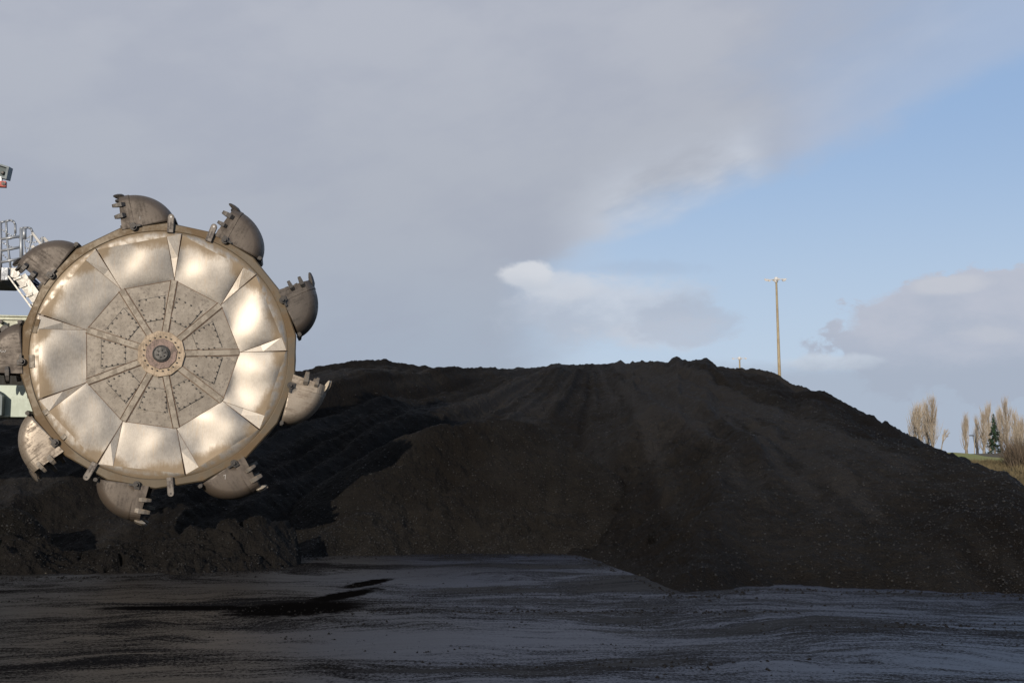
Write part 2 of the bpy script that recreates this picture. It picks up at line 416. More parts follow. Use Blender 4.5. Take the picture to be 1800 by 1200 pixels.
# ------------------------------------------------------------------ coal heaps as height fields
RUT = {}; TOE = []
def footdist(X, Y, fx, fy):
    """distance in plan from every grid point to the line of the foot"""
    D = np.full(X.shape, 1e9)
    for a in range(len(fx)-1):
        x0, y0, x1, y1 = fx[a], fy[a], fx[a+1], fy[a+1]; ex, ey = x1-x0, y1-y0; l2 = ex*ex+ey*ey
        t = np.clip(((X-x0)*ex + (Y-y0)*ey)/l2, 0, 1)
        np.minimum(D, (X-x0-t*ex)**2 + (Y-y0-t*ey)**2, out=D)
    return np.sqrt(D)
LUMPS = []      # (x, y, z, size)
def heap(name, label, slope, px0, px1, ncol, foot, crestY, crestPY, nrow, gpow, mtl, disp, back=8.0, backslope=.6, lumps=0, lsz=(.02, .07), lbias=1.0, footpow=1.0, edge=None, post=None, settle=True):
    px = np.linspace(px0, px1, ncol)
    Yf = ip(px, foot) + fbm(px*.012, px*0+3.3, 201, 5, .6)*.55; Yc = ip(px, crestY); pyc = ip(px, crestPY)
    ac = np.tan(np.arctan((600-pyc)/FPX) + PITCH)              # elevation slope of the crest
    af = -CAMH/Yf - .012
    s = np.linspace(0, 1, nrow)[:, None]
    t = 1-(1-s)**(1/gpow); t = .55*t + .45*s
    gg = 1-(1-t)**gpow
    Y = Yf + (Yc-Yf)*t
    a = af + (ac-af)*gg
    Z = CAMH + a*Y
    # the far side falls away behind the crest
    nb = 26; tb = np.linspace(0, 1, nb+1)[1:, None]
    zc = Z[-1]
    Yb = Yc + (tb**1.3)*(back + np.maximum(zc, 0)/backslope)
    Zb = zc*(1-tb**1.25) - .3*tb
    Y = np.vstack([Y, Yb]); Z = np.vstack([Z, Zb])
    X = ((px-900)/FPX)*(Y*CP + (Z-CAMH)*SP)
    if edge is not None:
        lo, hi, w = edge
        wt = np.clip(np.minimum((px-lo)/w, (hi-px)/w), 0, 1); wt = wt*wt*(3-2*wt)
        Z = (Z+.35)*wt - .35
    fade = np.concatenate([np.clip(s*14, .12, 1)[:, 0], np.linspace(1, .3, nb)])[:, None]
    sx = np.vstack([s, np.ones((nb, 1))])
    Z = Z + disp(X, Y, sx)*fade
    fx = ((px-900)/FPX)*(Yf*CP - CAMH*SP); st = slice(None, None, 6)
    D = footdist(X, Y, fx[st], Yf[st])
    if post is not None: Z = post(X, Y, Z, D)
    lim = D*slope - .10 + (fbm(X*.9, Y*.9, 17, 5, .6)*.40 + fbm(X*3, Y*3, 18, 3, .6)*.10)*np.clip(D*1.2, 0, 1)
    kk = .25; hh = np.clip(.5 + .5*(lim-Z)/kk, 0, 1); Z = lim*(1-hh) + Z*hh - kk*hh*(1-hh)
    # settle the crest to its measured height
    amax = ((Z-CAMH)/Y).max(0); ker = np.hanning(25); ker /= ker.sum(); amax = np.convolve(np.pad(amax-ac, 12, mode='edge'), ker, 'valid') + ac; wt2 = np.concatenate([np.clip((s[:, 0]-.35)/.65, 0, 1)**2, np.ones(nb)])[:, None]
    if settle: Z = Z - np.clip(amax-ac, -.02, .02)*Y*wt2
    # spilled toe
    kt = int(ncol*2.2); j = RNG.integers(0, ncol, kt); off = RNG.exponential(.28, kt)
    TOE.append(np.stack([fx[j]*(1 - off/Yf[j]) + RNG.normal(0, .05, kt), Yf[j]-off+.12, np.full(kt, .0), .010 + .035*RNG.random(kt)**4], -1))
    o = grid_obj(name, X, Y, Z, mtl, label=label, cat='coal heap')
    if RUT.get('v') is not None:
        at = o.data.attributes.new('rut', 'FLOAT', 'POINT'); at.data.foreach_set('value', np.asarray(RUT['v'], np.float32).ravel()); RUT['v'] = None
    if lumps:
        r, c = nrow, X.shape[1]
        k = int(lumps)
        u = RNG.random(k)**lbias*(r-1.01); v = RNG.random(k)*(c-1.01)
        i = u.astype(int); j = v.astype(int); fu = u-i; fv = v-j
        def bl(Q): return (Q[i, j]*(1-fu) + Q[i+1, j]*fu)*(1-fv) + (Q[i, j+1]*(1-fu) + Q[i+1, j+1]*fu)*fv
        sz = lsz[0] + (lsz[1]-lsz[0])*RNG.random(k)**4
        x, y, z = bl(X), bl(Y), bl(Z)
        ok = z > -.02
        LUMPS.append(np.stack([x, y, z, sz], -1)[ok])
    return o

FX, FY = 4.2, 58.0      # the dozer ruts fan out from here
def main_disp(X, Y, s):
    ang = np.arctan2(X-FX, FY-Y); rad = np.hypot(X-FX, FY-Y)
    warp = fbm(X*.06, Y*.06, 5, 3)*.25
    rut = vnoise(ang*9+warp*6, rad*.03, 3)*.95 + vnoise(ang*23+warp*10, rad*.05, 8)*.40 + vnoise(ang*60+warp*10, rad*.08, 9)*.22
    amp = np.clip(rad/16, .1, 1)*np.clip((rad-3)/6, 0, 1)*np.clip((Y-24)/8, .25, 1)
    band = vnoise(ang*9+warp*9+4, rad*.04, 13)*1.7 + vnoise(ang*24+warp*9, rad*.05, 14)*1.3 + vnoise(ang*70+warp*9, rad*.08, 16)*.8 + fbm(X*.25, Y*.25, 15, 4)*.7 - np.clip((30-Y)/9, -.0, 1)*.35
    RUT['v'] = band*np.clip(rad/12, .3, 1)*1.0 + .60*np.clip((Y-33)/5, 0, 1)*np.clip((X+5)/4, 0, 1)*np.clip((14-X)/6, 0, 1)
    # crawler tracks on the left flank
    tl = np.clip((-.12-ang)/.1, 0, 1)*np.clip(vnoise(ang*14, rad*.05, 23)*5+.8, 0, 1)
    trk = np.clip(np.sin(ang*150+warp*4)*2, 0, 1)*(np.sin(rad*17) > -.1)*.03*tl
    d = rut*amp*1.15 + trk
    d = d + fbm(X*.22, Y*.22, 21, 4)*.45 + fbm(X*1.3, Y*1.3, 31, 5, .62)*.13 + np.abs(fbm(X*4, Y*4, 41, 3, .6))*.05
    return d
def apex(X, Y, Z, D, x, y, h, slope, k=.25, sx=1.0, sd=1):
    d = np.hypot((X-x)/sx, Y-y); c = h - slope*(np.sqrt(d*d+.25)-.5) + fbm(X*.6, Y*.6, sd, 4)*.35*np.clip(d/2, 0, 1)
    return np.maximum(Z, c) + k*np.exp(-((Z-c)/k)**2)*.35
def main_post(X, Y, Z, D):
    p = P(1197, 774, 32.5); Z0 = Z; Z = apex(X, Y, Z, D, p.x, p.y, p.z+.05, .42, .12, np.where(X < p.x, .85, 2.1), 3)
    RUT['v'] = np.where(Y > 36, RUT['v'], RUT['v']*(.35 + .65*np.clip((.15-(Z-Z0))/.15, 0, 1)) - .28*np.clip((Z-Z0)/.1, 0, 1))
    # dished flank on the left of the big pile, where earlier passes of the wheel took the coal
    return Z
sil = [(-900, 900), (-500, 800), (-200, 700), (0, 668), (300, 660), (533, 653), (560, 645), (590, 640), (612, 636), (630, 634), (655, 633), (680, 632), (690, 636), (720, 641), (760, 645), (800, 647),
       (850, 648), (900, 647), (940, 646), (960, 643), (978, 637), (990, 640), (1000, 641), (1040, 640), (1080, 638), (1090, 633), (1098, 638), (1108, 637), (1112, 633), (1118, 637), (1140, 635), (1150, 636),
       (1175, 636), (1184, 630), (1191, 626), (1200, 633), (1215, 634), (1232, 632), (1242, 630), (1252, 636), (1262, 644), (1290, 648), (1303, 646), (1312, 650), (1325, 648), (1345, 652), (1365, 655), (1378, 666), (1400, 680),
       (1420, 681), (1450, 690), (1480, 704), (1500, 716), (1535, 732), (1570, 749), (1620, 775), (1660, 792), (1700, 806), (1740, 823), (1770, 829), (1790, 845), (1800, 853), (1900, 905), (2000, 940), (2150, 960)]
heap('coal_stockpile', 'huge black coal stockpile filling the middle and right, with ruts fanning down its slope', .68, -900, 2150, 1150,
     [(-900, 30), (0, 29.2), (450, 29.2), (520, 30.5), (600, 31.5), (960, 31.8), (1010, 30.5), (1060, 27.8), (1130, 24.2), (1165, 22.6), (1200, 21.5), (1290, 22.2), (1400, 22.6), (1600, 22.2), (1800, 21.6), (2150, 21)],
     [(-900, 44), (0, 50), (533, 52), (700, 53), (1030, 55), (1250, 52), (1365, 48), (1450, 42), (1570, 36), (1700, 31), (1800, 28), (2150, 25)],
     sil, 420, 2.3, M['coal'], main_disp, 18, .5, 36000, (.009, .036), 1.0, post=main_post)
# front mound
def md(X, Y, s):
    RUT['v'] = fbm(X*.5, Y*.9, 55, 4)*.7 - .15 + np.clip(1-s*3.2, 0, 1)*.2 - .1
    return fbm(X*.35, Y*.35, 51, 4)*.35*np.clip(1-s, .15, 1) + fbm(X*1.7, Y*1.7, 61, 5, .6)*.09 + np.abs(fbm(X*5, Y*5, 71, 3, .6))*.04
def mound_post(X, Y, Z, D):
    for (px, py, Yd, h, sl) in ((770, 880, 32.6, 0, .8), (808, 882, 32.6, 0, .8), (885, 892, 32.4, 0, .7), (950, 895, 32.3, 0, .7), (700, 893, 32.2, 0, .7), (640, 900, 31.8, 0, .7), (1010, 900, 32.2, 0, .7)):
        p = P(px, py, Yd); Z = apex(X, Y, Z, D, p.x, p.y, p.z, sl, .06, 1.1, px)
    return Z
heap('coal_mound', 'rounded brown-black coal mound in front of the big stockpile, right of the wheel', 1.0, 470, 1150, 420,
     [(470, 30.2), (560, 30.3), (620, 30.6), (800, 31.1), (960, 31.3), (1020, 30.8), (1080, 30.5), (1150, 30)],
     [(470, 33), (600, 33.8), (740, 34.6), (900, 35.6), (1000, 35.2), (1150, 33)],
     [(470, 930), (500, 900), (557, 853), (600, 826), (650, 795), (700, 768), (735, 758), (765, 746), (780, 744), (792, 746), (801, 748), (815, 744), (850, 738), (900, 737), (925, 741), (947, 748), (1000, 781), (1053, 814), (1075, 826), (1090, 838), (1110, 870), (1150, 930)],
     210, 1.25, M['coal_fine'], md, 1.0, .8, 7000, (.010, .036), 1.9, edge=(465, 1155, 25), post=mound_post)
# low ragged bank at the left
def bd(X, Y, s):
    w = fbm(X*1.1, Y*1.1, 83, 3)*.8
    crack = np.clip(.10-np.abs(vnoise(X*1.15+w, Y*1.15+w*.7, 87)), 0, .1)/.1
    return fbm(X*.7, Y*.7, 81, 4)*.42 + fbm(X*2.6, Y*2.6, 91, 5, .6)*.17 + np.abs(fbm(X*6, Y*6, 95, 3, .6))*.04 - crack*.22*np.clip(s*3, 0, 1)
heap('coal_bank', 'low ragged bank of wet coal along the yard edge below the wheel', 1.1, -500, 560, 560,
     [(-500, 24.4), (0, 24.8), (160, 25.0), (260, 25.2), (400, 25.9), (470, 26.4), (520, 27.4), (560, 28.6)],
     [(-500, 27.5), (130, 27.2), (400, 27.9), (480, 28.3), (560, 30)],
     [(-500, 930), (-80, 945), (60, 955), (110, 962), (150, 955), (200, 946), (250, 941), (300, 934), (330, 926), (365, 914), (400, 905), (440, 900), (480, 896), (505, 900), (520, 925), (532, 985), (560, 1000)],
     120, 1.3, M['coal_coarse'], bd, .6, .55, 5500, (.008, .036), 1.1, edge=(-600, 545, 16), settle=False)
heap('coal_hump', 'small rounded hump of coal at the left edge of the photo', 1.1, -330, 96, 200,
     [(-330, 26.0), (0, 26.2), (96, 26.8)], [(-330, 28.6), (96, 28.4)],
     [(-330, 930), (-200, 905), (-60, 893), (0, 890), (22, 890), (40, 896), (60, 908), (76, 926), (96, 955)],
     90, 1.3, M['coal_fine'], lambda X, Y, s: fbm(X*1.2, Y*1.2, 101, 5, .6)*.12, .5, .7, 1500, (.012, .05), 1.1, edge=(-340, 104, 14))

# loose crumbs strewn over the heaps and the yard
def lumps_obj(name, arr, m, label, seed):
    rg = np.random.default_rng(seed)
    n = len(arr)
    base = np.array([(1, 0, 0), (-1, 0, 0), (0, 1, 0), (0, -1, 0), (0, 0, 1), (0, 0, -1)], float)
    fc = np.array([(0, 2, 4), (2, 1, 4), (1, 3, 4), (3, 0, 4), (2, 0, 5), (1, 2, 5), (3, 1, 5), (0, 3, 5)])
    v = base[None]*(1 + (rg.random((n, 6, 1))-.5)*.9) + (rg.random((n, 6, 3))-.5)*.5
    th = rg.random(n)*2*PI; c, s = np.cos(th), np.sin(th)
    x = v[..., 0]*c[:, None] - v[..., 1]*s[:, None]; y = v[..., 0]*s[:, None] + v[..., 1]*c[:, None]
    v = np.stack([x, y, v[..., 2]*.75], -1)*arr[:, None, 3:4] + arr[:, None, :3]
    v = v.reshape(-1, 3); f = (fc[None] + (np.arange(n)*6)[:, None, None]).reshape(-1, 3)
    me = bpy.data.meshes.new(name); me.vertices.add(len(v)); me.vertices.foreach_set('co', v.ravel())
    me.loops.add(f.size); me.loops.foreach_set('vertex_index', f.ravel().astype(np.int32))
    me.polygons.add(len(f)); me.polygons.foreach_set('loop_start', np.arange(0, f.size, 3, dtype=np.int32)); me.polygons.foreach_set('loop_total', np.full(len(f), 3, np.int32))
    me.update(calc_edges=True); me.materials.append(m)
    o = bpy.data.objects.new(name, me); C.collection.objects.link(o); tag(o, label, 'coal crumbs' if 'coal' in name else 'stones', None, 'stuff')
    return o
allL = np.vstack(LUMPS)
pick = RNG.random(len(allL)) < .004
lumps_obj('coal_lumps', allL[~pick], M['lump'], 'loose lumps of coal strewn over the slopes of the heaps', 5)
ps = allL[pick].copy(); ps[:, 3] *= .8
lumps_obj('pale_stones', ps, M['stone'], 'scattered pale stones among the coal', 6)
n = 14000
yy = 14 + 17*RNG.random(n)**1.1; xx = (RNG.random(n)*2-1)*yy*.5
keep = (vnoise(xx*.25, yy*1.4, 77) + vnoise(xx*.9, yy*3.5, 78)*.6) > .14
yl = np.stack([xx, yy, np.full(n, .0), .005 + .024*RNG.random(n)**6], -1)[keep]
# thicker drifts of crumbs in two bands
def band(cx, cy, sx, sy, k, slope=0.0):
    x = RNG.normal(cx, sx, k); y = RNG.normal(cy, sy, k) + (x-cx)*slope
    return np.stack([x, y, np.zeros(k), .006 + .028*RNG.random(k)**4], -1)
a = P(1560, 1105, 1); q = lambda px, py: (lambda d: (d.x*CAMH/-d.z, d.y*CAMH/-d.z))(ray(px, py))
bx = q(900, 1075); yl = np.vstack([yl, band(bx[0], bx[1], 2.6, .18, 500), band(*q(1120, 1076), 1.6, .12, 260), band(*q(1580, 1100), .9, .22, 260), band(*q(1250, 1170), .8, .3, 140)])
yl = np.vstack([yl] + TOE)
lumps_obj('yard_coal_crumbs', yl, M['crumb'], 'coal crumbs scattered over the wet yard floor', 8)

# ------------------------------------------------------------------ bucket wheel
WD = 27.3; KP = FPX/WD
WROT = R(11.5)
wc = P(284, 622, WD)
wheel = thing('bucket_wheel', 'giant dented steel bucket wheel with nine toothed buckets round its rim', 'bucket wheel', wc, (0, 0, WROT))
def pol(r, deg, y=0.0): return Vector((r*math.cos(R(deg)), y, r*math.sin(R(deg))))
RC = 2.995; RI = 1.83; RH = .53
Y_IN, Y_HUB = .035, .0
A0 = 122.5
rimr = 3.225
rv = [129.3-20*i for i in range(18)]
# rim: flat face ring (circle inside, 18-gon outside), outer band, back ring
rb = MB(); nseg = 180
def polyr(deg):      # radius of the 18-gon at an angle
    d = ((deg-129.3) % 20)-10; return rimr*math.cos(R(10))/math.cos(R(d))
ring = []
for i in range(nseg):
    d = 360*i/nseg + 129.3
    ro = polyr(d)
    ring.append([pol(RC, d, 0), pol(RC+.02, d, -.012), pol(ro-.03, d, 0), pol(ro, d, .03), pol(ro, d, .46), pol(ro-.16, d, .462)])
vs = [v for row in ring for v in row]; k = 6
fs = [(i*k+j, i*k+j+1, ((i+1) % nseg)*k+j+1, ((i+1) % nseg)*k+j) for i in range(nseg) for j in range(k-1)]
rb.add(vs, fs); rb.build('rim', M['rim'], wheel, bevel=0)
# drum behind with cross-plates and rear ring
db = MB()
ring = []
for i in range(72):
    d = 5*i; ring.append([pol(2.95, d, .45), pol(2.95, d, 1.12), pol(3.2, d, 1.13), pol(3.2, d, 1.25), pol(.3, d, 1.26)])
k = 5; vs = [v for row in ring for v in row]
db.add(vs, [(i*k+j, i*k+j+1, ((i+1) % 72)*k+j+1, ((i+1) % 72)*k+j) for i in range(72) for j in range(k-1)])
db.build('drum', M['lug'], wheel)
# outer panels
def panel_mesh(k):
    a = A0-40*k; b_ = a-40     # panel spans from spoke b_ (cw) to spoke a (ccw); gusset on the ccw side of spoke b_
    rs = random.Random(100+k)
    i1 = pol(RI, b_, Y_IN); i2 = pol(RI, a, Y_IN)
    o1 = pol(2.86, b_+6.8, -.045); o2 = pol(2.93, a-.4, -.04)
    NU, NV = 28, 22; pc_ = (i1+i2+o1+o2)/4; cm = math.cos(R(a-20)); sm_ = math.sin(R(a-20))
    vs = []; wear = []
    tilt = rs.uniform(-.018, .018); ph = [rs.uniform(0, 6.28) for _ in range(6)]
    for j in range(NV+1):
        v = j/NV
        for i in range(NU+1):
            u = i/NU
            p = (i1*(1-u)+i2*u)*(1-v) + (o1*(1-u)+o2*u)*v
            e = math.sin(PI*u)**.7*math.sin(PI*v)**.7
            bulge = -.016*e + tilt*e*math.sin(2*PI*u) + e*((-.060*cm-.022)*(p.x-pc_.x) + .05*sm_*(p.z-pc_.z))
            dn = .012*math.sin(5*u+ph[0]+2*v)*math.sin(4*v+ph[1]) + .004*math.sin(9*u+ph[2])*math.sin(7*v+ph[3]+3*u)
            crease = -.03*max(0, 1-abs(u-.5-.35*math.sin(ph[4]))*6)*max(0, v-.55)*e
            p = p + Vector((0, bulge + dn*e + crease, 0))
            vs.append(p)
            cu = min(u, 1-u)*2
            w = 1.0 - 1.0*max(0, (v-.48)/.52)**1.2*(1-.55*math.exp(-((u-.5+.2*math.sin(ph[5]))/.18)**2)) - .25*(1-min(1, cu*3))*v
            wear.append(w)
    fs = [(j*(NU+1)+i, j*(NU+1)+i+1, (j+1)*(NU+1)+i+1, (j+1)*(NU+1)+i) for j in range(NV) for i in range(NU)]
    return vs, fs, wear, (i1, i2, o1, o2, a, b_)
def with_wear(o, wear):
    at = o.data.attributes.new('wear', 'FLOAT', 'POINT'); at.data.foreach_set('value', wear)
for k in range(9):
    vs, fs, wear, (i1, i2, o1, o2, a, b_) = panel_mesh(k)
    me = bpy.data.meshes.new('outer_panel'); me.from_pydata(vs, [], fs); o = link('outer_panel', me, M['skin'], wheel, True); with_wear(o, wear)
    # gusset
    og = pol(2.95, b_+.2, -.035); mb = MB(); y2 = Vector((0, .004, 0))
    mb.add([i1+y2, og, o1+y2, (i1+og)/2 + Vector((0, .0, 0)), (i1+o1)/2 + Vector((0, .022, 0))], [(0, 3, 4), (3, 1, 2, 4)])
    o = mb.build('gusset', M['skin'], wheel); with_wear(o, [.55+.2*random.random()]*5)
    # lip between the panel edge and the rim circle
    mb = MB(); nn = 24; w_ = []
    for i in range(nn+1):
        u = i/nn
        if u < .17: pi_ = og*(1-u/.17) + o1*(u/.17)
        else: pi_ = o1*(1-(u-.17)/.83) + o2*((u-.17)/.83)
        pe = pol(RC-.004, b_+40*u, -.004)
        rr = pi_.length
        mid = pi_*.5+pe*.5 + Vector((0, -.012, 0))
        mb.v += [tuple(pi_+Vector((0, .003, 0))), tuple(mid), tuple(pe)]; w_ += [.25 + .35*(random.random() < .3), .25+.35*random.random(), .1]
    for i in range(nn):
        for j in range(2): mb.f.append((i*3+j, i*3+j+1, i*3+j+4, i*3+j+3))
    o = mb.build('panel_lip', M['skin'], wheel, True); with_wear(o, w_)
# inner web plates, spokes, covers
def child(name, me, parent, ml=None, smooth=False):
    o = bpy.data.objects.new(name, me); C.collection.objects.link(o); o.parent = parent
    if ml is not None: o.matrix_local = ml
    return o
def mesh_of(mb, name, m, smooth=False):
    o = mb.build(name, m, None, smooth); me = o.data; bpy.data.objects.remove(o); return me
bolt_me = mesh_of(MB().tube((0, .002, 0), (0, -.03, 0), .021, .019, 6), 'bolt', M['bolt'])
for k in range(9):
    a = A0-40*k; b_ = a-40
    i1, i2 = pol(RI, b_, Y_IN), pol(RI, a, Y_IN); h1, h2 = pol(RH-.05, b_, Y_HUB), pol(RH-.05, a, Y_HUB)
    mb = MB(); mb.add([i1, i2, h2, h1], [(0, 1, 2, 3)]); mb.build('web_plate', M['web'], wheel)
    # weld seams: along the inner nonagon and the radial spoke lines
    off = Vector((0, -.006, 0))
    sm = MB(); sm.bar(i1+off, i2+off, .011, .008, (0, 1, 0)); og = pol(2.95, b_+.2, -.035); sm.bar(i1+off, og+off, .009, .008, (0, 1, 0)); sm.bar(i1+off, pol(2.86, b_+6.8, -.045)+off*.5, .006, .006, (0, 1, 0))
    sm.build('weld_seam', M['seam'], wheel)
    # raised spoke strap
    st = MB(); off = Vector((0, -.014, 0)); w1 = .075
    d = pol(1, b_+90)
    p0, p1 = pol(RI-.01, b_, Y_IN)+off, pol(RH-.02, b_, Y_HUB)+off
    st.bar(p0, p1, .13, .02, (0, 1, 0)); st.build('spoke', M['spoke'], wheel, bevel=.004)
    se = MB()
    for s in (-1, 1): se.bar(p0+d*.08*s+Vector((0, .006, 0)), p1+d*.08*s+Vector((0, .006, 0)), .012, .014, (0, 1, 0))
    se.build('weld_seam', M['seam'], wheel)
    # bolted access cover
    mid = (a+b_)/2; turn = (0, 3, -4, 5, -2, 2, 0, -5, 3)[k]
    def cp(r, da): 
        t = (r-RH)/(RI-RH); return pol(r, mid+da+turn*.3, Y_HUB+(Y_IN-Y_HUB)*t)
    cs = [cp(.86, 15), cp(1.42, 13.5), cp(1.42, -13.5), cp(.86, -15)]
    cs = [c + Vector((0, -.012, 0)) for c in cs]
    cv = MB(); bk = [c+Vector((0, .012, 0)) for c in cs]
    cv.add(cs+bk, [(0, 1, 2, 3), (0, 4, 5, 1), (1, 5, 6, 2), (2, 6, 7, 3), (3, 7, 4, 0)])
    co = cv.build('access_cover', M['web'], wheel)
    cen = sum(cs, Vector())/4
    bl = MB()
    for s in range(4):
        p0, p1 = cs[s], cs[(s+1) % 4]; nb = 4 if s != 3 else 3
        for t in range(nb):
            if random.random() < .12: continue
            pt = p0.lerp(p1, (t+.25)/nb); pt = pt + (cen-pt).normalized()*.02
            child('bolt', bolt_me, co, Matrix.Translation(pt))
    gk = MB()
    for s in range(4):
        if s in (k % 4, ): continue
        p0, p1 = cs[s]+Vector((0, .006, 0)), cs[(s+1) % 4]+Vector((0, .006, 0)); out = (p0-cen).normalized()*.006
        gk.bar(p0+out, p1+out, .013, .014, (0, 1, 0))
    if gk.v: gk.build('gasket', M['bolt'], co)
# hub
hb = MB(); hp = [pol(RH*(1.02 if i % 2 else 1.0), 122.5+9-i*(360/11)) for i in range(11)]
hb.prism([(p.x*1.05, p.z*1.05) for p in hp], Y_HUB+.03, Y_HUB-.055); hub = hb.build('hub_ring', M['hubring'], wheel, bevel=.01)
hb = MB(); n = 10; hb.prism([(.375*math.cos(2*PI*i/n+.2), .375*math.sin(2*PI*i/n+.2)) for i in range(n)], Y_HUB-.05, Y_HUB-.085); hb.build('hub_flange', M['hubred'], wheel, bevel=.008)
hb = MB()
for i in range(20):
    t = 2*PI*i/20+.1; r = .415; child('bolt', bolt_me, hub, Matrix.Translation((r*math.cos(t), Y_HUB-.06, r*math.sin(t))))
hb = MB()
prof = [(.20, -.085), (.205, -.115), (.185, -.125), (.175, -.10), (.165, -.10), (.155, -.135), (0, -.14)]
nn = 32; vs = []
for r, y in prof:
    for i in range(nn): t = 2*PI*i/nn; vs.append((r*math.cos(t), Y_HUB+y, r*math.sin(t)))
fs = [(j*nn+i, j*nn+(i+1) % nn, (j+1)*nn+(i+1) % nn, (j+1)*nn+i) for j in range(len(prof)-1) for i in range(nn)]
hb.add(vs, fs); cap = hb.build('hub_cap', M['cap'], wheel)
hb = MB()
for i in range(6):
    t = 2*PI*i/6+.35; r = .085; child('bolt', bolt_me, cap, Matrix.Translation((r*math.cos(t), Y_HUB-.138, r*math.sin(t))))
# eye lugs on the rim
def lug(deg, up=.0):
    mb = MB(); n = 10; w = .075; l = .30
    pts = [(-w, -.16), (w, -.16), (w, l-w)] + [(w*math.cos(PI*i/n), l-w+w*math.sin(PI*i/n)) for i in range(1, n)] + [(-w, l-w)]
    mb.prism(pts, -.075, .03)
    o = mb.build('lifting_lug', M['lug'], wheel, bevel=.008)
    o.matrix_local = Matrix.Translation(pol(3.12, deg, -.02)) @ Matrix.Rotation(-R(deg-90), 4, 'Y')
    h = MB(); h.tube((0, -.08, .225), (0, -.074, .225), .024, .024, 12); ho = h.build('eye', M['white'] if deg > 0 else M['bolt'], o)
for d in (87.8, 70.0, -118.5, -84.5): lug(d)
# small brackets on the rim face
for d, w, h in ((168, .16, .34), (184.5, .14, .30), (209, .1, .12), (223, .34, .1)):
    mb = MB(); c = pol(2.93, d, -.04)
    mb.box((0, 0, 0), (.12, .03, h)); mb.box((.05, -.015, 0), (.015, .03, h)); 
    o = mb.build('rim_bracket', M['rim'] if d < 170 else M['spoke'], wheel, bevel=.004)
    o.matrix_local = Matrix.Translation(c) @ Matrix.Rotation(-R(d), 4, 'Y')

# ---- buckets. local frame: +x = opening direction (tangential, ccw), +z = outward, y = across (0 front .. BW back)
BW = .95
def sect():      # (y, rho) across the bucket
    pts = [(0.0, 0.0), (0.0, .2), (-.004, .42), (0.0, .64), (.012, .69), (.05, .745), (.14, .815), (.29, .87), (BW/2, .885)]
    return pts + [(BW-y, r) for y, r in pts[-2::-1]]
SEC = sect()
def bucket_shell():
    NS = 16; mb = MB(); m = len(SEC)
    for i in range(NS+1):
        ps = (PI/2)*i/NS
        for y, r in SEC:
            c, s = math.cos(ps), math.sin(ps)
            L_ = r*1.10
            x = -s*L_; z = c*r
            # the heel comes in a little sharper than a circle
            z = z*(1-.05*s)
            mb.v.append((x, y, z))
    for i in range(NS):
        for j in range(m-1): mb.f.append((i*m+j, i*m+j+1, (i+1)*m+j+1, (i+1)*m+j))
    return mb
def lip_mesh():
    mb = MB(); m = len(SEC); th = .03
    def row(x, off):
        out = []
        for y, r in SEC:
            ny_ = (y-BW/2)/(BW/2)
            z = r + (off if r > .6 else 0); yy = y - (off if y < BW/2 else -off)*(1 if r < .8 else 0)
            out.append((x + (.09*(1-r/.9) if x > .05 else 0), yy, z))
        return out
    rows = [row(-.03, .012), row(.19, .012), row(.19, -.02), row(-.03, -.02)]
    for r_ in rows: mb.v += r_
    for i in range(4):
        for j in range(m-1): mb.f.append((i*m+j, i*m+j+1, ((i+1) % 4)*m+j+1, ((i+1) % 4)*m+j))
    return mb
def tooth_mb():
    mb = MB(); w = .052; 
    # root x=-.10..., tip x=.24
    def sec(x, a, b_): return [(x, -a, -b_), (x, a, -b_), (x, a, b_), (x, -a, b_)]
    R_ = sec(-.12, .045, .02) + sec(-.04, .055, .045) + sec(.08, .05, .042) + sec(.17, .042, .022) + sec(.20, .038, .008)
    f = []
    for k in range(4):
        for j in range(4): f.append((k*4+j, k*4+(j+1) % 4, (k+1)*4+(j+1) % 4, (k+1)*4+j))
    f += [(3, 2, 1, 0), (16, 17, 18, 19)]
    mb.add(R_, f); return mb
shell_me = None
lip_me = None; tooth_me = {}
def mesh_of(mb, name, m, smooth=False):
    o = mb.build(name, m, None, smooth); me = o.data; bpy.data.objects.remove(o); return me
shell_me = {k: mesh_of(bucket_shell(), 'bucket', M[k], True) for k in ('bucket', 'bucket_worn', 'bucket_dark')}
for me in shell_me.values(): me.materials.append(M['bucket_in'])
lip_me = {k: mesh_of(lip_mesh(), 'lip', M[k]) for k in ('bucket', 'bucket_worn', 'bucket_dark')}
for k in ('tooth', 'tooth_bright', 'bolt'): tooth_me[k] = mesh_of(tooth_mb(), 'tooth', M[k])
bb = MB(); bb.tube((0, .01, 0), (0, -.06, 0), .085, .085, 10); bb.tube((0, -.06, 0), (0, -.12, 0), .05, .045, 6); bb.box((.02, -.02, .07), (.12, .05, .07)); bb.box((-.1, -.02, .02), (.14, .04, .05))
pin_me = mesh_of(bb, 'hinge_pin', M['bolt'])
hb = MB(); hb.box((0, .5, 0), (.12, .9, .07)); hb.tube((0, -.03, 0), (0, .1, 0), .05, .05, 8)
heel_me = mesh_of(hb, 'heel_bracket', M['bolt'])
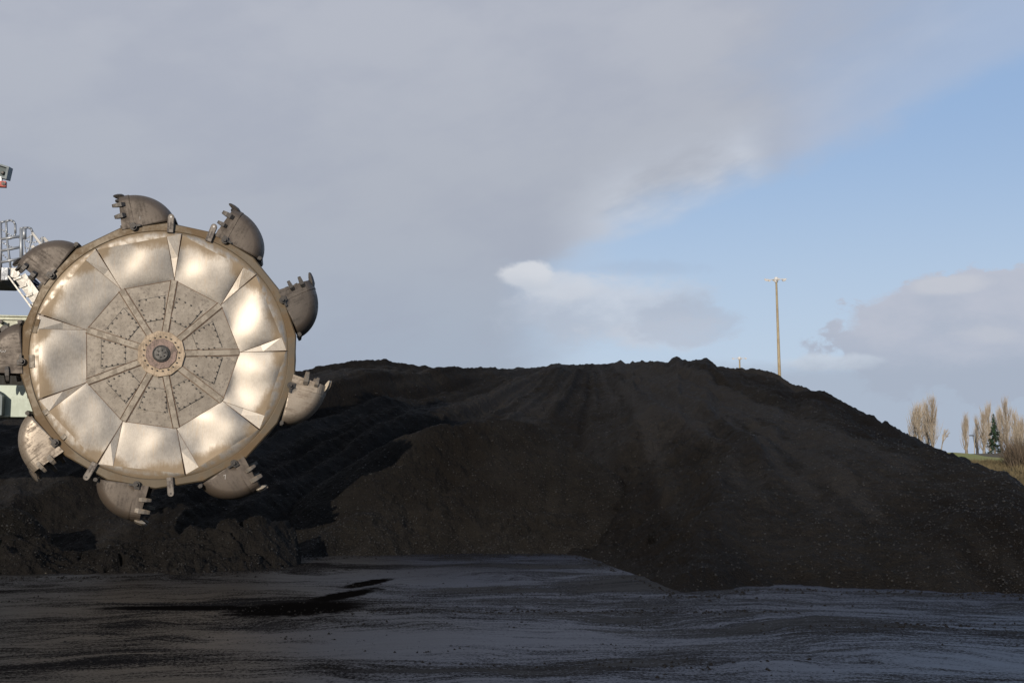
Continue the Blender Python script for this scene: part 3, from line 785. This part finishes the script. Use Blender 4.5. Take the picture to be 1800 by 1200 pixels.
# teeth: (across y, rho, sideways angle)
TEETH = [(-.03, .33), (-.02, .60), (.20, .865), (BW/2, .90), (BW-.20, .865), (BW+.02, .55), (BW+.03, .28)]
pins = [103.6, 63.4, 26.0, -13.2, -56.0, -98.5, -137.5, 184.4, 144.7]
bm_ = ['bucket', 'bucket', 'bucket_dark', 'bucket_worn', 'bucket', 'bucket', 'bucket_worn', 'bucket', 'bucket']
blab = ['brown bucket at the top left of the wheel', 'brown bucket at the top right', 'dark bucket on the right side, teeth up', 'pale worn bucket at the right', 'brown bucket at the lower right',
        'brown bucket hanging lowest', 'pale worn bucket at the lower left, opening down', 'brown bucket marked 3 at the far left', 'brown bucket at the upper left in front of the stair']
def child(name, me, parent, ml=None, smooth=False):
    o = bpy.data.objects.new(name, me); C.collection.objects.link(o); o.parent = parent
    if ml is not None: o.matrix_local = ml
    return o
for k in range(9):
    ph = pins[k]
    rr = 3.15
    T = pol(rr, ph, -.02)
    # +x -> tangential ccw, +z -> radial ;  in the xz plane with y pointing away from the camera
    tx = pol(1, ph+90); rz_ = pol(1, ph)
    mt = Matrix(((tx.x, 0, rz_.x, T.x), (0, 1, 0, T.y), (tx.z, 0, rz_.z, T.z), (0, 0, 0, 1)))
    bo = child('bucket', shell_me[bm_[k]], wheel, mt); bo['label'] = blab[k]
    sm = bo.modifiers.new('plate', 'SOLIDIFY'); sm.thickness = .028; sm.offset = -1; sm.material_offset = 1
    child('lip', lip_me[bm_[k]], bo)
    for ti, (y, r) in enumerate(TEETH):
        if k == 0 and ti == 5: pass
        mk = 'tooth_bright' if ti in (2,) and k in (3, 4, 5) else ('tooth' if k in (3, 4, 5, 6) else 'bolt')
        fl = Matrix.Rotation(R(90), 4, 'X') if ti in (0, 1, 5, 6) else Matrix.Rotation(R({2: 28, 3: 0, 4: -28}[ti]), 4, 'X')
        spread = Matrix.Rotation(R(-12), 4, 'Y') if ti in (2, 3, 4) else Matrix.Rotation(R(random.uniform(-4, 4)), 4, 'Y')
        x0 = .17 + .08*(1-r/.9)
        child('tooth', tooth_me[mk], bo, Matrix.Translation((x0, y, r)) @ spread @ fl @ Matrix.Diagonal((random.uniform(.72, 1.12), random.uniform(.8, 1.15), 1, 1)))
    child('hinge_pin', pin_me, bo, Matrix.Translation((0, -.02, 0)))
    child('heel_bracket', heel_me, bo, Matrix.Translation((-.94, 0, .02)))
# chalk numbers on two buckets: the 3 lies on its side
def mark(txt, px, py, rot, size, k):
    cu = bpy.data.curves.new('mark', 'FONT'); cu.body = txt; cu.size = size; cu.align_x = 'CENTER'; cu.align_y = 'CENTER'; cu.extrude = .002; cu.offset = .0
    o = bpy.data.objects.new('chalk_number', cu); C.collection.objects.link(o)
    dg = bpy.context.evaluated_depsgraph_get(); me = bpy.data.meshes.new_from_object(o.evaluated_get(dg)); bpy.data.objects.remove(o)
    me.materials.clear(); me.materials.append(M['white_mark'])
    par = [c for c in wheel.children if c.name.startswith('bucket')][k]
    o = bpy.data.objects.new('chalk_number', me); C.collection.objects.link(o); o.parent = par
    # where it sits, in wheel coordinates
    loc = Vector(((px-284)/KP, -.032, (622-py)/KP)); loc.x = loc.x/1.02
    wm = Matrix.Translation(loc) @ Matrix.Rotation(R(90), 4, 'X') @ Matrix.Rotation(R(rot), 4, 'Z')
    o.matrix_local = par.matrix_local.inverted() @ wm
mark('3', 17, 622, -90, .17, 7)
mark('7', 401, 838, 20, .15, 4)
mark('1', 239, 381, 8, .13, 0)

# ------------------------------------------------------------------ reclaimer boom behind the wheel
boom = thing('reclaimer_boom', 'pale green box-girder boom of the reclaimer carrying the wheel, cut off at the left', 'boom', wc, (0, 0, WROT))
inv = (Matrix.Translation(wc) @ Matrix.Rotation(WROT, 4, 'Z')).inverted()
def wl(px, py, depth):      # point in the boom frame on the plane y=depth
    d = ray(px, py); o = Vector((0, 0, CAMH)); n = Matrix.Rotation(WROT, 3, 'Z') @ Vector((0, 1, 0))
    t = ((wc + n*depth) - o).dot(n)/d.dot(n); return inv @ (o + d*t)
YB = 1.75
zt = wl(0, 553, YB).z; zt2 = wl(0, 577, YB).z; zb1 = wl(0, 677, YB).z; zb2 = wl(0, 733, YB).z
XL, XR = -26.0, -1.2
mb = MB(); mb.box(((XL+XR)/2, YB+.75, (zt+zt2)/2), (XR-XL, 1.5, zt-zt2)); 
mb.build('top_girder', M['cream'], boom, bevel=.02)
mb = MB()
for z_, h in ((zt-.03, .03), (zt-.12, .02), (zt2+.02, .03)): mb.box(((XL+XR)/2, YB-.03, z_), (XR-XL-.02, .06, h))
mb.build('girder_ledge', M['cream'], boom, bevel=.008)
mb = MB(); mb.box(((XL+XR)/2, YB+.8, (zt2+zb1)/2), (XR-XL-.1, 1.0, zt2-zb1)); mb.build('recess_shade', M['dark'], boom)  # dark box between the girders, recess shadow put into its colour
mb = MB(); mb.box(((XL+XR)/2, YB+.65, (zb1+zb2)/2), (XR-XL-.04, 1.55, zb1-zb2)); mb.build('side_girder', M['pale_green'], boom, bevel=.02)
px0 = wl(8, 700, YB-.2).x
mb = MB(); mb.prism([(px0, zb2+.03), (px0, zb1-.28), (px0-.18, zb1-.12), (px0-2.2, zb1-.12), (px0-2.2, zb2+.03)], YB-.42, YB-.13); mb.build('gusset_plate', M['grey_green'], boom, bevel=.01)
mb = MB()
p = wl(8, 578, YB-.3); mb.tube(p, p+Vector((0, .25, 0)), .1, .1, 14)
p = wl(0, 565, YB-.2); mb.tube(p, p+Vector((0, .2, 0)), .05, .05, 10)
p = wl(15, 577, YB-.2); mb.tube(p, p+Vector((0, 0, .13)), .02, .02, 8)
mb.build('roller_bracket', M['bolt'], boom)
mb = MB(); mb.tube((0, 1.1, 0), (0, 3.6, 0), .45, .45, 24); mb.build('wheel_shaft', M['lug'], boom)
mb = MB(); mb.box((0, 3.2, .1), (1.8, 1.1, 1.5)); mb.build('gearbox', M['pale_green'], boom, bevel=.06)
# inclined lattice tie and mast farther back on the machine (outside the frame, but it shades the heap)
mb = MB(); mb.box((-20, 3.4, 2.6), (4.5, 4.2, 3.2)); mb.build('machine_house', M['pale_green'], boom, bevel=.05)
mb = MB()
for y in (2.2, 4.6):
    mb.bar((-18.4, y, 4.2), (-17.2, y, 11.5), .35, .35, (0, 1, 0)); mb.bar((-21.6, y, 4.2), (-17.4, y, 11.4), .3, .3, (0, 1, 0))
mb.bar((-17.2, 2.2, 11.4), (-17.2, 4.6, 11.4), .35, .35)
mb.build('mast_frame', M['cream'], boom)
mb = MB()
for y in (2.2, 4.6): mb.tube((-17.2, y, 11.4), (-7.5, y, 1.3), .06, .06, 8)
mb.build('stay_rod', M['galv'], boom)
mb = MB()
for x in (-22, -18):
    for y in (1.6, 5.2): mb.box((x, y, -1.75 - 0.3), (.5, .5, 5.4))
mb.box((-20, 1.6, -4.2 + .0), (7, .6, .5)); mb.box((-20, 5.2, -4.2), (7, .6, .5))
mb.build('leg_frame', M['pale_green'], boom, bevel=.03)

# walkway platform, rails, stair
YW = 1.9
mb = MB(); a = wl(0, 484, YW); b2 = wl(20, 478, YW); zt3 = wl(0, 478, YW).z; zb3 = wl(0, 499, YW).z
xe = wl(20, 480, YW).x
mb.prism([(XL, zt3), (xe, zt3), (xe, zt3-.16), (xe-.12, zb3), (XL, zb3)], YW-.4, YW+1.2); mb.build('walkway', M['dark'], boom, bevel=.01)
mb = MB(); p = wl(8, 481, YW-.5); mb.box((p.x, YW-.45, p.z), (.16, .1, .32)); mb.build('hinge_block', M['galv'], boom, bevel=.01)
def W_(px, py, y=YW-.35): return wl(px, py, y)
mb = MB(); r = .028
mb.path([W_(1, 480), W_(1, 390)], .038)
mb.path([W_(-40, 394), W_(0, 391), W_(10, 389), W_(18, 387), W_(24, 389), W_(27, 395), W_(27, 410), W_(25, 416), W_(19, 419), W_(12, 420)], r)
mb.path([W_(11, 390), W_(12, 418), W_(19, 474)], r)
mb.path([W_(37.5, 402), W_(37.5, 468)], .045)
mb.path([W_(35, 402), W_(42, 400.5), W_(50, 400), W_(55, 402), W_(57, 408), W_(57, 412)], r)
mb.path([W_(43, 402), W_(43, 420)], .05)
for y0, y1 in ((420.5, 415), (441, 434), (461, 454)): mb.path([W_(-60, y0+12), W_(2, y0), W_(37, y1)], .035)
mb.build('handrail', M['galv'], boom, True)
mb = MB()
mb.path([W_(43, 420), W_(43, 428), W_(46, 452), W_(43, 462)], .018); mb.path([W_(55, 416), W_(55, 424), W_(50, 442), W_(46, 456), W_(39, 468)], .022)
mb.tube(W_(55, 414), W_(55, 427), .045, .03, 8); mb.tube(W_(75, 420), W_(75, 432), .04, .03, 8); mb.path([W_(75, 432), W_(73, 441)], .02)
mb.path([W_(75, 420), W_(75, 416)], .03)
mb.build('gate_hook', M['galv'], boom)
# chains
mb = MB()
def chain(p0, p1, sag, n=16):
    a, b_ = W_(*p0), W_(*p1); last = None
    for i in range(n+1):
        t = i/n; p = a.lerp(b_, t) - Vector((0, 0, sag*4*t*(1-t)))
        if last is not None and i % 2: mb.tube(last, p, .02, .02, 5)
        elif last is not None: mb.tube(last, p, .011, .011, 4)
        last = p
chain((2, 402), (36, 418), .05); chain((2, 424), (36, 436), .05); chain((2, 444), (30, 462), .05)
chain((43, 420), (75, 416), .12); chain((44, 434), (75, 424), .1); chain((43, 444), (74, 438), .18); chain((56, 412), (40, 418), .05)
mb.build('safety_chain', M['galv'], boom)
# stair: stringers, treads, handrails
stair = MB()
stair.bar(W_(36, 486), W_(66, 527), .28, .06, (0, 1, 0)); so_ = stair.build('stair_stringer', M['stair'], boom)
stair = MB(); stair.bar(W_(36, 486)+Vector((0, .85, 0)), W_(66, 527)+Vector((0, .85, 0)), .22, .06, (0, 1, 0)); stair.build('stair_stringer', M['stair'], boom)
mb = MB(); mb.tube(W_(26, 480), W_(26, 480)+Vector((0, -.06, 0)), .13, .13, 16); mb.box(W_(19, 478), (.2, .05, .2)); mb.build('stair_hinge', M['stair'], so_, bevel=.006)
mb = MB()
for px, py in ((30, 491), (39, 505), (49, 521), (59, 536)):
    a = W_(px, py)+Vector((0, -.05, 0)); mb.bar(a+Vector((-.09, 0, -.03)), a+Vector((.11, 0, .06)), .05, .035, (0, 1, 0)); mb.tube(a+Vector((.1, 0, .03)), a+Vector((.1, .03, .10)), .02, .02, 6)
mb.build('stair_cleat', M['stair'], so_)
mb = MB()
for t in range(6):
    a = W_(42+7*t, 484+9*t)+Vector((0, .1, 0)); mb.box(a+Vector((0, .33, 0)), (.26, .66, .025))
mb.build('tread', M['blue'], so_)
mb = MB(); mb.bar(W_(17, 487)+Vector((0, -.15, 0)), W_(62, 548)+Vector((0, -.15, 0)), .035, .05, (0, 1, 0)); mb.path([W_(57, 409), W_(90, 452)], .035); mb.path([W_(57, 432), W_(78, 460)], .05); mb.path([W_(75, 417), W_(100, 448)], .025); mb.path([W_(78, 417), W_(104, 448)], .02)
mb.build('stair_rail', M['stair'], boom)
mb = MB(); mb.add([W_(42, 494, YW+.35), W_(58, 486, YW+.35), W_(78, 506, YW+.35), W_(74, 540, YW+.35)], [(0, 1, 2, 3)])
for i in range(4): mb.v.append(tuple(Vector(mb.v[i])+Vector((0, .05, 0))))
mb.f += [(0, 4, 5, 1), (1, 5, 6, 2), (2, 6, 7, 3), (3, 7, 4, 0), (4, 7, 6, 5)]
mb.build('blue_guard', M['blue'], boom)

# floodlight on its red bracket, stands on a post from the walkway
YL = YW-.2
def Wl(px, py, dy=0.): return wl(px, py, YL+dy)
fl = MB()
fp = [Wl(-16, 283), Wl(16, 293), Wl(11, 315), Wl(-20, 307)]; bk_ = [p+Vector((.03, .30, .02)) for p in fp]
inn = [fp[i].lerp(fp[(i+2) % 4], .12) for i in range(4)]; inb = [p+Vector((0, .10, 0)) for p in inn]
fl.add(fp+bk_+inn+inb, [(4, 7, 6, 5)] + [(i, i+4, (i+1) % 4+4, (i+1) % 4) for i in range(4)] + [(i, (i+1) % 4, (i+1) % 4+8, i+8) for i in range(4)] + [(i+8, (i+1) % 4+8, (i+1) % 4+12, i+12) for i in range(4)])
flo = thing('floodlight', 'dark grey floodlight on a red bracket at the upper left edge of the photo', 'floodlight', wc, (0, 0, WROT))
hs = fl.build('housing', M['grey_green'], flo)
g_ = MB(); g_.add([p+Vector((0, -.004, 0)) for p in inb], [(0, 1, 2, 3)]); g_.build('lens', M['glass'], hs)
g_ = MB(); p = Wl(5, 304, .06); g_.tube(p, p+Vector((0, -.05, 0)), .05, .03, 10); g_.build('bulb', M['bolt'], hs)
g_ = MB(); a, b_ = Wl(-26, 323), Wl(10.5, 323); g_.box((a+b_)/2+Vector((0, .05, 0)), ((b_-a).length, .14, .15)); br = g_.build('bracket', M['redp'], flo, bevel=.008)
g_ = MB(); p = Wl(6, 323, -.03); g_.tube(p, p+Vector((0, -.02, 0)), .045, .045, 14); g_.tube(p+Vector((0, -.02, 0)), p+Vector((0, -.03, 0)), .022, .022, 10); g_.build('bracket_bolt', M['bolt'], br)
g_ = MB(); g_.box(Wl(0, 315, .04), (.1, .1, .12)); g_.tube(Wl(-24, 323, .08), Wl(-24, 482, .08), .05, .05, 10); g_.build('post', M['galv'], flo)

# ------------------------------------------------------------------ far masts
def mast(name, label, px, pyt, Y, r0, r1, lean, heads, ar):
    top = P(px, pyt, Y); base = Vector((top.x+lean, Y, 0))
    t = thing(name, label, 'light mast', base, group='floodlight masts behind the heap')
    mb = MB(); mb.tube((0, 0, 0), top-base, r0, r1, 14); mb.build('pole', M['mast'], t, True)
    tp = top-base
    c = MB(); c.tube(tp+Vector((0, 0, -.3)), tp+Vector((0, 0, .35)), r1*1.9, r1*1.9, 10); c.tube(tp+Vector((-ar, 0, 0)), tp+Vector((ar, 0, .15)), .05, .05, 6); c.tube(tp+Vector((0, -ar*.6, 0)), tp+Vector((0, ar*.6, 0)), .05, .05, 6)
    hd = c.build('crossarm', M['white'], t)
    for dx, dy in heads:
        h = MB(); c0 = tp+Vector((dx, dy, .02)); rot = Matrix.Rotation(R(25 if dx < 0 else -20), 3, 'Y') @ Matrix.Rotation(R(20), 3, 'X')
        h.box(c0, (.48, .34, .16), rot); h.box(c0+rot @ Vector((0, 0, -.12)), (.38, .24, .08), rot)
        h.build('lamp_head', M['white'], hd)
mast('light_mast', 'tall tapering light mast rising from behind the crest of the coal heap', 1364.5, 492, 150, .30, .13, -.05+.3, [(-1.35, -.1), (-.95, .2), (.1, -.4), (-.2, .3), (1.05, .1)], 1.4)
mast('light_mast', 'short far light mast whose head just clears the coal crest', 1300, 630, 264, .3, .17, .1, [(-1.5, 0), (-.3, -.3), (.4, .3), (1.4, 0)], 1.6)
s = thing('street_lamp', 'tiny thin street lamp among the bare poplars at the right', 'street lamp', P(1713, 800, 185))
s.location.z = 3.2; tp = P(1713, 766, 185) - s.location
mb = MB(); mb.tube((0, 0, 0), tp, .07, .05, 8); mb.build('pole', M['mast'], s)
mb = MB(); mb.bar(tp, tp+Vector((-.5, 0, .08)), .08, .08); mb.box(tp+Vector((-.55, 0, .08)), (.55, .3, .16)); mb.build('lamp_head', M['bolt'], s, bevel=.02)

# ------------------------------------------------------------------ far bank and trees
nx_, ny_ = 160, 60
xs = np.linspace(-120, 420, nx_); ys = np.concatenate([np.linspace(78, 150, 44), np.linspace(156, 420, 16)])
Xg, Yg = np.meshgrid(xs, ys)
prof = np.clip((Yg-84-fbm(Xg*.03, Yg*.01, 7, 3)*8)/34, 0, 1); prof = prof*prof*(3-2*prof)
Zg = -.5 + prof*2.6 + np.clip(Yg-118, 0, 60)*.026 + fbm(Xg*.08, Yg*.08, 9, 4)*.5*prof
grid_obj('grass_bank', Xg, Yg, Zg, M['bank'], kind='structure')
mb = MB()
# mown strip on top of the bank
pts = [P(1700, 803, 128), P(1735, 803, 128), P(1790, 803, 128), P(1840, 804, 128)]
gx = np.linspace(P(1600, 800, 130).x, P(1900, 800, 130).x, 40); gy = np.linspace(117, 178, 18); GX, GY = np.meshgrid(gx, gy)
def bank_z(x, y):
    x = np.asarray(x, float); y = np.asarray(y, float)
    pf = np.clip((y-84-fbm(x*.03, y*.01, 7, 3)*8)/34, 0, 1); pf = pf*pf*(3-2*pf)
    return -.5 + pf*2.6 + np.clip(y-118, 0, 60)*.026 + fbm(x*.08, y*.08, 9, 4)*.5*pf
grid_obj('lawn', GX, GY, bank_z(GX, GY)+.12, M['grass'], kind='structure')

def twigs(mb, a, b_, r0, r1): mb.tube(a, b_, r0, r1, 3, False)
def poplar_parts(H, wid, seed, dens=1.0):
    rs = random.Random(seed); tk = MB(); cr = MB()
    p = Vector((0, 0, 0)); n = 9; pts = [p]
    for i in range(n): p = p + Vector((rs.uniform(-.08, .08), rs.uniform(-.08, .08), H*.97/n)); pts.append(p)
    for i in range(n): tk.tube(pts[i], pts[i+1], .26*(1-i/n)+.03, .26*(1-(i+1)/n)+.03, 6, False)
    nb = int(64*dens)
    for i in range(nb):
        h = H*(.04+.85*rs.random()); k = min(n-1, int(h/(H*.97)*n)); b0 = pts[k].lerp(pts[k+1], (h/(H*.97)*n) % 1)
        az_ = rs.uniform(0, 2*PI); w = wid*max(.2, 1.9*(1-h/H)**.6)*rs.uniform(.45, 1.2)
        L_ = (H-h)*rs.uniform(.25, .5)+.8
        d = Vector((math.cos(az_)*w, math.sin(az_)*w, L_))
        m1 = b0 + d*.45 + Vector((d.x*.25, d.y*.25, 0)); e = b0+d
        twigs(tk, b0, m1, .06, .035); twigs(tk, m1, e, .035, .012)
        for _ in range(9):
            t = rs.random(); s0 = b0.lerp(m1, t*2) if t < .5 else m1.lerp(e, t*2-1)
            a2 = rs.uniform(0, 2*PI); ll = rs.uniform(.6, 1.9)
            twigs(cr, s0, s0+Vector((math.cos(a2)*.28*ll, math.sin(a2)*.28*ll, ll)), .018, .005)
    return tk, cr
PG = 'bare poplars beyond the heap'
def poplar(px, pytop, Y, wid, label, seed, pybase=None, dens=1.0):
    top = P(px, pytop, Y); zb = float(bank_z(top.x, Y))-.1
    t = thing('poplar_tree', label, 'tree', (top.x, Y, zb), group=PG)
    tk, cr = poplar_parts(top.z-zb, wid, seed, dens)
    tk.build('trunk', M['bark'], t); cr.build('crown', M['twig'], t)
poplar(1614, 716, 200, 1.05, 'bushy bare poplar just left of the tallest one in the left clump', 1, dens=1.3)
poplar(1608, 728, 203, .9, 'shorter bare poplar at the left end of the left clump', 12)
poplar(1636, 703, 198, .95, 'tallest bare poplar of the left clump, beside the slope of the heap', 2, dens=1.4)
poplar(1629, 712, 204, .8, 'slender bare poplar tucked against the tallest of the left clump', 13)
poplar(1697, 737, 215, .55, 'narrow bare poplar standing alone between the two clumps', 3)
poplar(1716, 742, 225, .4, 'thin sparse poplar just right of the street lamp', 4, dens=.6)
poplar(1727, 728, 210, .8, 'bare poplar at the left end of the right clump', 5)
poplar(1738, 718, 212, .85, 'tall bare poplar just left of the green fir', 6)
poplar(1757, 722, 220, .8, 'bare poplar between the fir and the tallest of the right clump', 7)
poplar(1768, 706, 206, .85, 'tallest bare poplar of the right clump', 8, dens=1.3)
poplar(1784, 728, 209, .8, 'bare poplar at the right end of the right clump', 9)
poplar(1793, 745, 211, .8, 'low bare poplar at the right edge of the photo', 10)
# fir
def fir(px, pyt, Y):
    top = P(px, pyt, Y); zb = float(bank_z(top.x, Y))-.1; H = top.z-zb
    t = thing('fir_tree', 'dark green conical fir among the bare poplars', 'tree', (top.x, Y, zb))
    tk = MB(); tk.tube((0, 0, 0), (0, 0, H), .18, .02, 8); tk.build('trunk', M['bark'], t)
    cr = MB(); rs = random.Random(5)
    for i in range(260):
        h = H*(.08+.92*rs.random()**.9); w = (H-h)*.215+.08; w *= rs.uniform(.5, 1.25); a = rs.uniform(0, 2*PI)
        d = Vector((math.cos(a), math.sin(a), 0)); s_ = Vector((-d.y, d.x, 0)); b0 = Vector((0, 0, h)); e = b0+d*w+Vector((0, 0, -.25*w))
        for q_ in range(6):
            u = (q_+.5)/6; c0 = b0.lerp(e, u); sz = (.08+.16*u)*min(1, w+.25)
            o_ = Vector((rs.uniform(-.1, .1), rs.uniform(-.1, .1), rs.uniform(-.12, .12)))
            cr.add([c0+o_-s_*sz, c0+o_+s_*sz, c0+o_+d*sz*1.2+Vector((0, 0, -sz*.6)), c0+o_+Vector((0, 0, sz*.5))], [(0, 1, 2), (0, 1, 3)])
    cr.build('crown', M['needle'], t)
fir(1746, 728, 190)
# leafless spreading trees
def bare(px, pyt, Y, label, seed, leanx=.0, spread=.5, levels=4):
    top = P(px, pyt, Y); zb = float(bank_z(top.x, Y))-.1; H = top.z-zb; rs = random.Random(seed)
    t = thing('bare_tree', label, 'tree', (top.x, Y, zb)); tk = MB(); cr = MB()
    def grow(p, d, l, r, lv):
        e = p+d*l; twigs(tk if lv > levels-2 else cr, p, e, r, r*.6)
        if lv == 0: return
        for _ in range(3 if lv > 1 else 4):
            nd = (d+Vector((rs.uniform(-1, 1)*spread+leanx, rs.uniform(-1, 1)*spread, rs.uniform(-.1, .5)))).normalized()
            grow(p.lerp(e, rs.uniform(.55, 1)), nd, l*rs.uniform(.6, .8), r*.6, lv-1)
    grow(Vector((0, 0, 0)), Vector((leanx*.5, 0, 1)).normalized(), H*.36, .14, levels)
    tk.build('trunk', M['bark'], t); cr.build('crown', M['twig'], t)
bare(1652, 748, 180, 'small leafless tree leaning right beside the left poplar clump', 3, .35, .6)
bare(1566, 742, 150, 'low leafless tree top peeping over the right slope of the heap', 8, 0, .6)
# scrub on the bank (ground cover) and darker hedge
def scrub(name, label, n, xr, yr, h0, h1, m, seed, per=14):
    rs = random.Random(seed); mb = MB()
    for _ in range(n):
        Y = rs.uniform(*yr); x = rs.uniform(P(xr[0], 800, Y).x, P(xr[1], 800, Y).x); z = float(bank_z(x, Y)); h = rs.uniform(h0, h1)
        for k in range(per):
            a = rs.uniform(0, 2*PI); w = rs.uniform(.1, .7)*h; b0 = Vector((x+rs.uniform(-.3, .3), Y+rs.uniform(-.3, .3), z-.1)); e = b0+Vector((math.cos(a)*w, math.sin(a)*w, h*rs.uniform(.5, 1.)))
            sd_ = Vector((rs.uniform(-1, 1), rs.uniform(-1, 1), .3)).normalized()*.05
            mb.add([b0-sd_, b0+sd_, e], [(0, 1, 2)])
    o = mb.build(name, m); tag(o, label, 'scrub', None, 'stuff'); return o
scrub('bank_scrub', 'brown winter scrub covering the far bank at the right', 2600, (1560, 2000), (86, 117), .3, .9, M['scrub'], 3)
scrub('bank_grass', 'dry yellow grass tufts along the top of the bank', 900, (1600, 1760), (110, 120), .3, .6, M['scrub'], 4, 10)
scrub('hedge', 'dark reddish leafless hedge at the right end of the far bank', 420, (1775, 2000), (110, 135), 1.6, 3.6, M['scrub_dark'], 5, 26)
